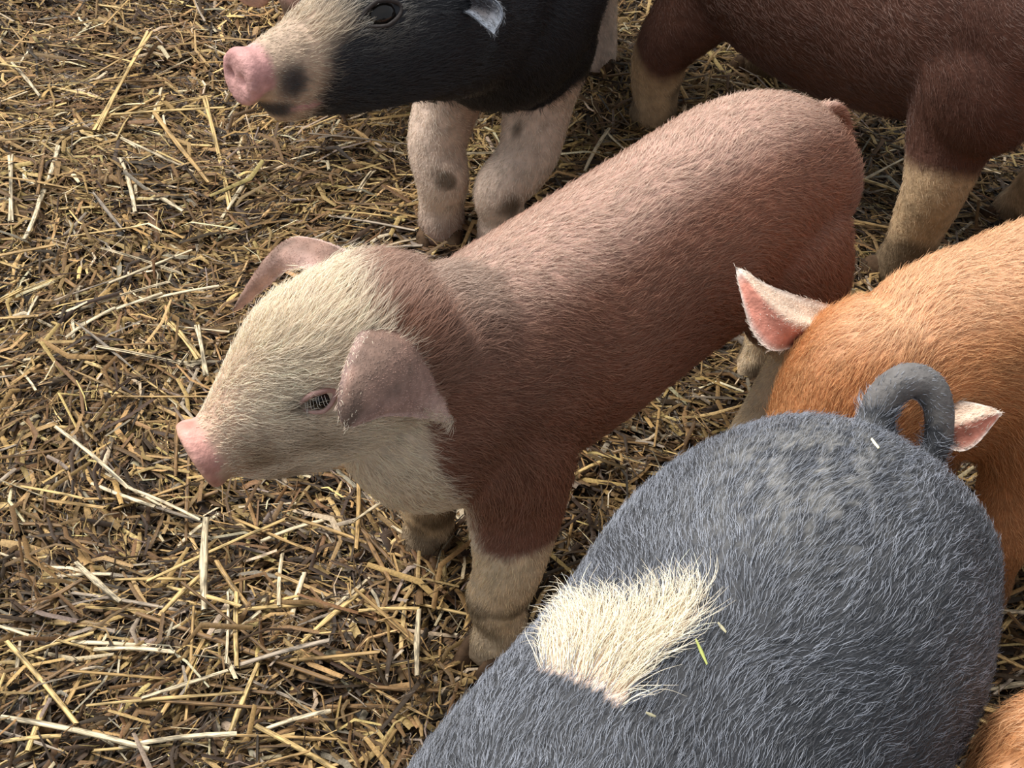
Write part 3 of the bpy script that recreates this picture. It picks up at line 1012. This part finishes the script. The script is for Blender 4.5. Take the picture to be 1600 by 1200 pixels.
def coat_black(i):
    P, Lc, reg = i['P'], i['L'], i['reg']
    n = len(P); x, y, z = Lc.T
    nz = noise3(P, 22, 1); nf = noise3(P, 120, 2)
    skin = np.tile(np.array([.042, .043, .048]), (n, 1)) * (.7 + .6 * nz[:, None])
    hair = np.tile(np.array([.27, .285, .33]), (n, 1)) * (.45 + 1.1 * nz[:, None])
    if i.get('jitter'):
        hair = np.where((rng.random(n) < .35 + .4 * sstep(.02, .09, y))[:, None], hair * .2, hair)  # more dark hairs on the left flank: its shaded side painted into the coat
    # dust on the rump
    d = np.exp(-(((x + .36) / .07) ** 2 + ((y + .01) / .05) ** 2)) * sstep(.44, .56, noise3(P, 260, 2)) * .7 * (z > .36)
    skin = mix(skin, np.array([.42, .40, .37]), d * .8); hair = mix(hair, np.array([.5, .48, .45]), d * .5)
    PATCH = patch_poly(i['pig'])
    w = (in_poly(x + (nz - .5) * .016 + jit(i, .006), y + (nf - .5) * .012 + jit(i, .006), PATCH) & (z > .3)).astype(float)
    legw = np.where((reg >= FL) & (reg <= HR), 1 - sstep(.16, .2, z + (nz - .5) * .04), 0)
    bw = (reg == TR) * (1 - sstep(-.9, -.7, i['N'][:, 2]))
    fl = (reg == TR) * sstep(.112, .122, y + (nz - .5) * .02) * (1 - sstep(.275, .30, z + (nz - .5) * .05)) * (1 - sstep(-.24, -.16, x + (nz - .5) * .1))
    w2 = np.maximum(np.maximum(legw, bw), fl)
    face = (i['hs'][:, 0] < .5) & (reg == HD)
    w2 = np.maximum(w2, face)
    skin = mix(skin, np.array([.80, .60, .48]), np.maximum(w, w2)); hair = mix(hair, np.array([.92, .80, .62]), np.maximum(w, w2))
    t = reg == TL
    skin = np.where(t[:, None], np.array([.13, .12, .115]) * (.6 + .8 * nz[:, None]), skin)
    return muddy(skin, hair, i, .03, .07)


def fur_black(i):
    sp = base_fur(i, .0105, .010, .007)
    x, y, z = i['L'].T
    PATCH = patch_poly(i['pig'])
    p = in_poly(x + (noise3(i['P'], 22, 1) - .5) * .016, y + (noise3(i['P'], 120, 2) - .5) * .012, PATCH) & (z > .3)
    cen = PATCH.mean(0); pg = i['pig']
    sp['flow'] = np.where(p[:, None], (pg.d * (x - cen[0])[:, None] + pg.l * (y - cen[1])[:, None]) * 16, 0)
    sp['length'] = np.where(p, .030, sp['length']); sp['density'] = np.where(p, 1.9, sp['density'])
    sp['lift'] = np.where(p, .5, .34)
    sp['curl'] = np.where(p, rng.normal(.4, .5, len(x)), rng.normal(0, .3, len(x)))
    base = (i['reg'] == TL) & (i['t'] < .3)
    sp['length'] = np.where(base, .014, sp['length']); sp['density'] = np.where(base, 1.2, sp['density'])
    sp['radius'] = np.where(p, .00021, .000135)
    tl = (i['reg'] == TL) & (i['t'] > .35)
    sp['length'] = np.where(tl, .004, sp['length']); sp['density'] = np.where(tl, .35, sp['density'])
    return sp


blk.trunk(fat=1.58, dz=.042, belly=.02)
blk.neck((-.06, 0, .27, .096, .10, .115), (.02, 0, .28, .082, .078, .105), (.09, 0, .31, .062, .06, .072))
blk.head((.24, 0, .22), (.09, 0, .31))
blk.legs({FL: (0, .065), FR: (-.02, -.07), HL: (-.36, .065), HR: (-.34, -.06)})
blk.tail([PD(u, v, d) for u, v, d in [(1392, 745, 1.262), (1376, 700, 1.243), (1368, 655, 1.236), (1388, 612, 1.232), (1425, 592, 1.230), (1458, 610, 1.232), (1468, 655, 1.236), (1462, 700, 1.24), (1440, 738, 1.238)]], .0150, .0100, world=True)
for sg in (1, -1):
    a, b, t = blk.hpt(.80, sg * .035, .050), blk.hpt(1.05, sg * .058, .035), blk.hpt(.75, sg * .105, .01)
    blk.ear(*((b, a, t) if sg > 0 else (a, b, t)))
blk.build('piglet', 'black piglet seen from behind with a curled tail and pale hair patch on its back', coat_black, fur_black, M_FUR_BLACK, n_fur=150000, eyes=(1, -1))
for q in blk.eyespots:
    blk.eye(*q, .0105, (.06, .05, .05))
for u, v, ang, ln, lab in [(1362, 706, .9, .012, 'pale straw fleck below the black piglet\'s tail root'), (1095, 1028, 1.5, .018, 'green chaff fleck right of the pale hair patch'),
                           (1127, 990, .7, .008, 'small pale chaff fleck at the right tip of the pale hair patch'), (1016, 1126, .2, .006, 'tiny pale chaff fleck below the pale hair patch')]:
    lc, nn = blk.hit(u, v)
    if lc is None: continue
    a = unit(np.cross(np.array(nn), (math.sin(ang), .3, math.cos(ang)))); b = np.cross(np.array(nn), a)
    q = np.array(lc) + np.array(nn) * .006; nn = np.array(nn)
    V = [q + a * ln * t + b * .0011 * sd * (1 - abs(t)) + nn * (.0012 if sd == 0 else 0) for t in (-.5, 0, .5) for sd in (-1, 0, 1)]
    c = np.array([.35, .38, .10]) if 'green' in lab else np.array([.8, .72, .45])
    o = mesh_np('straw_fleck', V, [(0, 3, 4, 1), (1, 4, 5, 2), (3, 6, 7, 4), (4, 7, 8, 5)], M_STRAW, 'scol', np.tile(c, (9, 1)))
    tag(o, lab, 'chaff', 'chaff flecks on the black piglet\'s back')


# ================================================= ginger piglet with its head down
def coat_ginger(i):
    P, Lc, reg = i['P'], i['L'], i['reg']
    n = len(P); x, y, z = Lc.T
    nz = noise3(P, 22, 1); nf = noise3(P, 80, 2)
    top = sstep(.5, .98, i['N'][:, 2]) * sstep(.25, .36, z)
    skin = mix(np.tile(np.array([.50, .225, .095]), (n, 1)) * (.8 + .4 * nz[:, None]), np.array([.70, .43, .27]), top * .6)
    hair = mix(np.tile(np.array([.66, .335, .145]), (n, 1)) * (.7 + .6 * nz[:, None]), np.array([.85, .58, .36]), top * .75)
    pk = (reg == HD) & (i['hs'][:, 0] < .1)
    skin = np.where(pk[:, None], PINK, skin)
    e = reg == EA; eb = np.abs(i['eb'])
    rw = np.maximum(sstep(.80, .95, eb), sstep(.85, .97, i['t']))
    b = i['eb']
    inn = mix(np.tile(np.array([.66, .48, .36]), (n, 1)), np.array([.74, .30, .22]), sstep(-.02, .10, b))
    inn = mix(inn, np.array([.04, .03, .028]), (1 - sstep(.14, .34, i['t'])) * sstep(-.1, .1, b) * (1 - sstep(.75, .95, b)))  # shade inside the ear hole painted as dark skin, nothing hollowed out
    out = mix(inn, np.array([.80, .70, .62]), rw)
    inn = np.tile(np.array([.66, .48, .36]), (n, 1))
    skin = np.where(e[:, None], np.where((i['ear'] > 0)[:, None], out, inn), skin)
    hair = np.where(e[:, None], np.array([.85, .72, .6]), hair)
    lo = np.where((reg >= FL) & (reg <= HR), 1 - sstep(.03, .12, z), 0)
    skin = mix(skin, np.array([.16, .09, .05]), lo * .7); hair = mix(hair, np.array([.22, .12, .06]), lo * .7)
    return muddy(skin, hair, i, .02, .05)


def fur_ginger(i):
    sp = base_fur(i, .015, .015, .007)
    sp['density'] = np.where((i['reg'] == EA) & (i['ear'] > 0) & (i['eb'] > 0) & (i['eb'] < .8), .1, sp['density'])
    sp['length'] = np.where(i['reg'] == EA, .005, sp['length'])
    return sp


gin = Piglet((.393, 1.17), 22)
gin.trunk(dz=.012)
gin.neck((-.06, 0, .265, .080, .095, .105), (.03, .004, .285, .072, .075, .09), (.10, .013, .275, .060, .062, .066))
gS, gK = gin.L(np.array([[.226, 1.05, .14]]))[0], np.array([.112, .012, .28])
gin.head(gS, gK, up=(1, 0, .8))
gin.legs({FL: (0, .065), FR: (-.02, -.065), HL: (-.34, .065), HR: (-.37, -.06)})
gin.tail([(-.440, 0, .320), (-.466, 0, .318), (-.481, .004, .302), (-.482, .010, .280), (-.474, .012, .262)], .010, .0035)
gp = lambda *q: [gin.L(PD(*p)[None])[0] for p in q]
gin.ear_outline(gp((1296, 476, 1.475), (1245, 462, 1.455), (1195, 443, 1.445), (1166, 424, 1.44), (1149, 417, 1.44)),
                gp((1258, 530, 1.46), (1228, 546, 1.448), (1198, 545, 1.44), (1172, 512, 1.438), (1156, 455, 1.438), (1149, 417, 1.44)),
                gp((1296, 476, 1.475), (1290, 505, 1.470), (1258, 530, 1.46)), (.8, .5, .3), bulge=.004, ridge=.012)
gin.ear_outline(gp((1462, 622, 1.425), (1500, 626, 1.415), (1535, 633, 1.41), (1566, 645, 1.41)),
                gp((1478, 700, 1.42), (1505, 705, 1.41), (1528, 692, 1.405), (1548, 668, 1.405), (1566, 645, 1.41)),
                gp((1462, 622, 1.425), (1466, 665, 1.425), (1478, 700, 1.42)), (.8, .5, .3), bulge=.004, ridge=.008)
gin.build('piglet', 'ginger piglet with its head lowered behind the black piglet\'s curled tail', coat_ginger, fur_ginger, n_fur=100000, eyes=(1, -1))
for q in gin.eyespots:
    gin.eye(*q, .0105, (.45, .25, .18))


# ================================================= ginger piglet at the corner
cor_d = math.radians(190)
cr = atz(1612, 1222, .30)
cor = Piglet((cr[0] - math.cos(cor_d) * .45, cr[1] - math.sin(cor_d) * .45), 190)
cor.trunk()
cor.neck((-.06, 0, .265, .078, .09, .10), (.02, 0, .285, .072, .075, .095), (.09, 0, .31, .062, .06, .072))
cor.head((.24, 0, .22), (.09, 0, .31))
cor.legs({FL: (0, .065), FR: (-.02, -.07), HL: (-.36, .065), HR: (-.34, -.06)})
cor.tail([(-.440, 0, .320), (-.466, 0, .318), (-.481, .004, .302), (-.482, .010, .280), (-.474, .012, .262)], .010, .0035)
for sg in (1, -1):
    a, b, t = cor.hpt(.80, sg * .035, .050), cor.hpt(1.05, sg * .058, .035), cor.hpt(.75, sg * .105, .01)
    cor.ear(*((b, a, t) if sg > 0 else (a, b, t)))
cor.build('piglet', 'ginger piglet of which only the rump shows in the bottom right corner', coat_ginger, fur_ginger, n_fur=50000, eyes=(1, -1))
for q in cor.eyespots:
    cor.eye(*q, .0105, (.45, .25, .18))


# ================================================= black piglet with the pink snout
def coat_saddle(i):
    P, Lc, reg, hs = i['P'], i['L'], i['reg'], i['hs']
    n = len(P); x, y, z = Lc.T; s, sd, up = hs.T
    nz = noise3(P, 26, 1); nf = noise3(P, 80, 2)
    skin = np.tile(np.array([.018, .018, .021]), (n, 1)) * (.7 + .6 * nz[:, None])
    hair = np.tile(np.array([.021, .022, .026]), (n, 1)) * (.6 + .8 * nz[:, None])
    hd = reg == HD
    # pale blaze and muzzle
    bl = hd * (1 - sstep(.30, .50, s + (nz - .5) * .2 - .10 * sstep(.008, .034, up) + .12 * sstep(.0, -.03, up) + jit(i, .1)))
    skin = mix(skin, np.array([.50, .36, .26]), bl * .9); hair = mix(hair, np.array([.62, .50, .36]), bl)
    gr = hd * np.exp(-(((s - .60) / .12) ** 2 + ((up - .045) / .025) ** 2)) * .6
    hair = mix(hair, np.array([.55, .50, .42]), gr)
    pk = hd * (1 - sstep(.10, .14, s + .10 * sstep(-.004, -.014, up)))
    skin = mix(skin, mix(np.array([.66, .36, .33]), np.array([.52, .27, .25]), sstep(.42, .62, noise3(P, 75, 5))), pk)
    blot = hd * np.maximum(np.exp(-(((s - .20) / .075) ** 2 + ((up + .004) / .016) ** 2) ** 2) * (sd > 0), np.exp(-(((s - .14) / .08) ** 2 + ((up + .030) / .010) ** 2) ** 2))
    skin = mix(skin, np.array([.035, .032, .035]), np.clip(blot, 0, 1) * .95); hair = mix(hair, np.array([.05, .05, .05]), np.clip(blot, 0, 1))
    lip = hd * np.exp(-(((s - .27) / .07) ** 2 + ((up + .031) / .0045) ** 2) ** 2)
    skin = mix(skin, np.array([.50, .28, .28]), lip)
    front = (reg == FL) | (reg == FR)
    sock = np.where(front, 1 - sstep(.165, .18, z + (nz - .5) * .03 + .25 * np.clip(x + .04, -.1, .06) * -1 + jit(i, .012)), 0)
    hind = (reg == HL) | (reg == HR)
    sock = sock + np.where(hind, 1 - sstep(.15, .17, z), 0)
    skin = mix(skin, np.array([.66, .50, .40]), sock); hair = mix(hair, np.array([.78, .66, .54]), sock)
    bt = sock * sstep(.63, .70, noise3(P, 30, 12)) * .85
    skin = mix(skin, DIRT * .5, bt); hair = mix(hair, DIRT * .6, bt)
    e = reg == EA
    inn = mix(np.tile(np.array([.05, .045, .05]), (n, 1)), np.array([.17, .19, .23]), sstep(.60, .95, np.maximum(np.abs(i['eb']), i['t'])))
    skin = np.where(e[:, None], np.where((i['ear'] < 0)[:, None], np.array([.04, .04, .046]), inn), skin)
    hair = np.where(e[:, None], np.array([.10, .105, .12]), hair)
    low = np.where(front, 1 - sstep(.02, .055, z), 0)
    skin = mix(skin, np.array([.12, .05, .03]), low * .8); hair = mix(hair, np.array([.14, .07, .05]), low * .8)
    return skin, hair


def fur_saddle(i):
    sp = base_fur(i, .011, .012, .006)
    s, sd, up = i['hs'].T
    tuft = (i['reg'] == HD) & (s > .3) & (s < .5) & (up > .02)
    sp['length'] = np.where(tuft, .022, sp['length'])
    return sp


sad = Piglet((-.012, 1.70), 83, 1.15)
sad.trunk(fat=1.15)
K = sad.L(np.array([[-.09, 1.55, .36]]))[0]; S = sad.L(np.array([[-.248, 1.419, .37]]))[0]
sad.neck((-.06, 0, .27, .085, .10, .11), (.01, -.01, .29, .078, .085, .10), tuple(K) + (.062, .066, .072))
sad.head(S, K, table=[(-.01, .020, .021, .021), (0.0, .0225, .0245, .0235), (.04, .0230, .0250, .0240), (.075, .0200, .0215, .0210), (.12, .0215, .0235, .032), (.2, .025, .027, .050),
                      (.4, .033, .038, .054), (.55, .043, .050, .060), (.7, .053, .060, .062), (.85, .060, .064, .064), (1.0, .063, .066, .066), (1.15, .060, .060, .064), (1.3, .045, .045, .05)])
sad.legs({FL: tuple(sad.L(atz(782, 392)[None])[0, :2]), FR: tuple(sad.L(atz(690, 372)[None])[0, :2]), HL: (-.34, .065), HR: (-.37, -.06)})
sad.tail([(-.440, 0, .320), (-.466, 0, .318), (-.481, .004, .302), (-.482, .010, .280), (-.474, .012, .262)], .010, .0035)
sq = lambda *q: [sad.L(PD(*p)[None])[0] for p in q]
sad.ear_outline(sq((690, -28, 1.70), (740, -14, 1.655), (775, 0, 1.64), (786, 25, 1.635), (772, 54, 1.635)),
                sq((702, 22, 1.69), (728, 20, 1.665), (752, 38, 1.645), (772, 54, 1.635)),
                sq((690, -28, 1.70), (688, 0, 1.70), (702, 22, 1.69)), (.3, -1, .3), bulge=-.010)
for sg in (-1,):
    a, b, t = sad.hpt(.86, sg * .040, .046), sad.hpt(1.08, sg * .060, .035), sad.hpt(1.30, sg * .125, .022)
    sad.ear(*((b, a, t) if sg > 0 else (a, b, t)), out=.014)
sad.build('piglet', 'black piglet with a pale muzzle, pink snout and white front legs at the top', coat_saddle, fur_saddle, M_FUR_BLACK, n_fur=90000, eyes=((597, 22), -1), voxel=.0034,
          dents=[(sad.hpt(-.01, .008, .001), .0045, .006), (sad.hpt(-.01, -.008, .001), .0045, .006)])
for q in sad.eyespots:
    sad.eye(*q, .0135, (.03, .024, .022), lidw=.65)


# ================================================= dark red piglet at the back
def coat_dark(i):
    P, Lc, reg = i['P'], i['L'], i['reg']
    n = len(P); x, y, z = Lc.T
    nz = noise3(P, 18, 1)
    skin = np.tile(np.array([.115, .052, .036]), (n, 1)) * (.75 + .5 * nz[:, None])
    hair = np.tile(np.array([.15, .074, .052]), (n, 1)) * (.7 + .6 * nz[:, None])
    front = (reg == FL) | (reg == FR); hind = (reg == HL) | (reg == HR)
    sock = np.where(front, 1 - sstep(.11, .13, z + (nz - .5) * .05 - (x - .0) * .6), 0) + np.where(hind, 1 - sstep(.135, .155, z + (nz - .5) * .04 - x * .0), 0)
    skin = mix(skin, np.array([.55, .38, .22]), sock); hair = mix(hair, np.array([.62, .45, .28]), sock)
    face = (reg == HD) & (i['hs'][:, 0] < .9)
    skin = np.where(face[:, None], CREAM, skin); hair = np.where(face[:, None], CREAM, hair)
    return muddy(skin, hair, i, .04, .085)


rear = Piglet((.25, 1.995), -52, 1.2)
ft = lambda u, v: tuple(rear.L(atz(u, v)[None])[0, :2])
rear.trunk(fat=1.25, dz=.02, belly=.055)
rear.neck((-.06, 0, .27, .085, .10, .11), (.01, -.01, .285, .076, .078, .095), (.06, -.03, .31, .062, .06, .072))
rear.head((.16, -.15, .24), (.06, -.03, .31))
hk = rear.px(1462, 288, ft(1404, 432)[1])
rear.legs({FL: ft(1015, 205), FR: ft(1192, 115), HL: ft(1404, 432), HR: ft(1585, 352)}, {HL: (hk[0], hk[1], hk[2])})
rear.tail([(-.440, 0, .320), (-.466, 0, .318), (-.481, .004, .302), (-.482, .010, .280), (-.474, .012, .262)], .010, .0035)
for sg in (1, -1):
    a, b, t = rear.hpt(.80, sg * .035, .050), rear.hpt(1.05, sg * .058, .035), rear.hpt(.75, sg * .105, .01)
    rear.ear(*((b, a, t) if sg > 0 else (a, b, t)))
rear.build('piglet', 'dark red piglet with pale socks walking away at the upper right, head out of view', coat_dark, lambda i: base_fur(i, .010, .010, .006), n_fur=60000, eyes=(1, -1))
for q in rear.eyespots:
    rear.eye(*q, .0105, (.30, .16, .12))


# ================================================= pale piglet of which the snout tip shows
def coat_pale(i):
    n = len(i['P'])
    skin = np.tile(np.array([.72, .44, .36]), (n, 1)); hair = np.tile(CREAM, (n, 1))
    return muddy(skin, hair, i)


sp_ = atz(385, -24, .24)
fa = math.radians(70); fd = np.array([-math.cos(fa), -math.sin(fa)])
pal = Piglet((sp_[0] - fd[0] * .24, sp_[1] - fd[1] * .24), 70)
pal.trunk()
pal.neck((-.06, 0, .265, .078, .09, .10), (.02, 0, .285, .072, .075, .095), (.09, 0, .31, .062, .06, .072))
pal.head((.24, 0, .24), (.09, 0, .31))
pal.legs({FL: (0, .065), FR: (-.02, -.07), HL: (-.36, .065), HR: (-.34, -.06)})
pal.tail([(-.440, 0, .320), (-.466, 0, .318), (-.481, .004, .302), (-.482, .010, .280), (-.474, .012, .262)], .010, .0035)
for sg in (1, -1):
    a, b, t = pal.hpt(.80, sg * .035, .050), pal.hpt(1.05, sg * .058, .035), pal.hpt(.75, sg * .105, .01)
    pal.ear(*((b, a, t) if sg > 0 else (a, b, t)))
pal.build('piglet', 'piglet of which only the pink snout shows at the top edge', coat_pale, lambda i: base_fur(i, .010, .010, .006), n_fur=15000, eyes=(1, -1),
          dents=[(pal.hpt(-.01, .009, .002), .0045, .006), (pal.hpt(-.01, -.009, .002), .0045, .006)])
for q in pal.eyespots:
    pal.eye(*q, .0105, (.62, .33, .30))
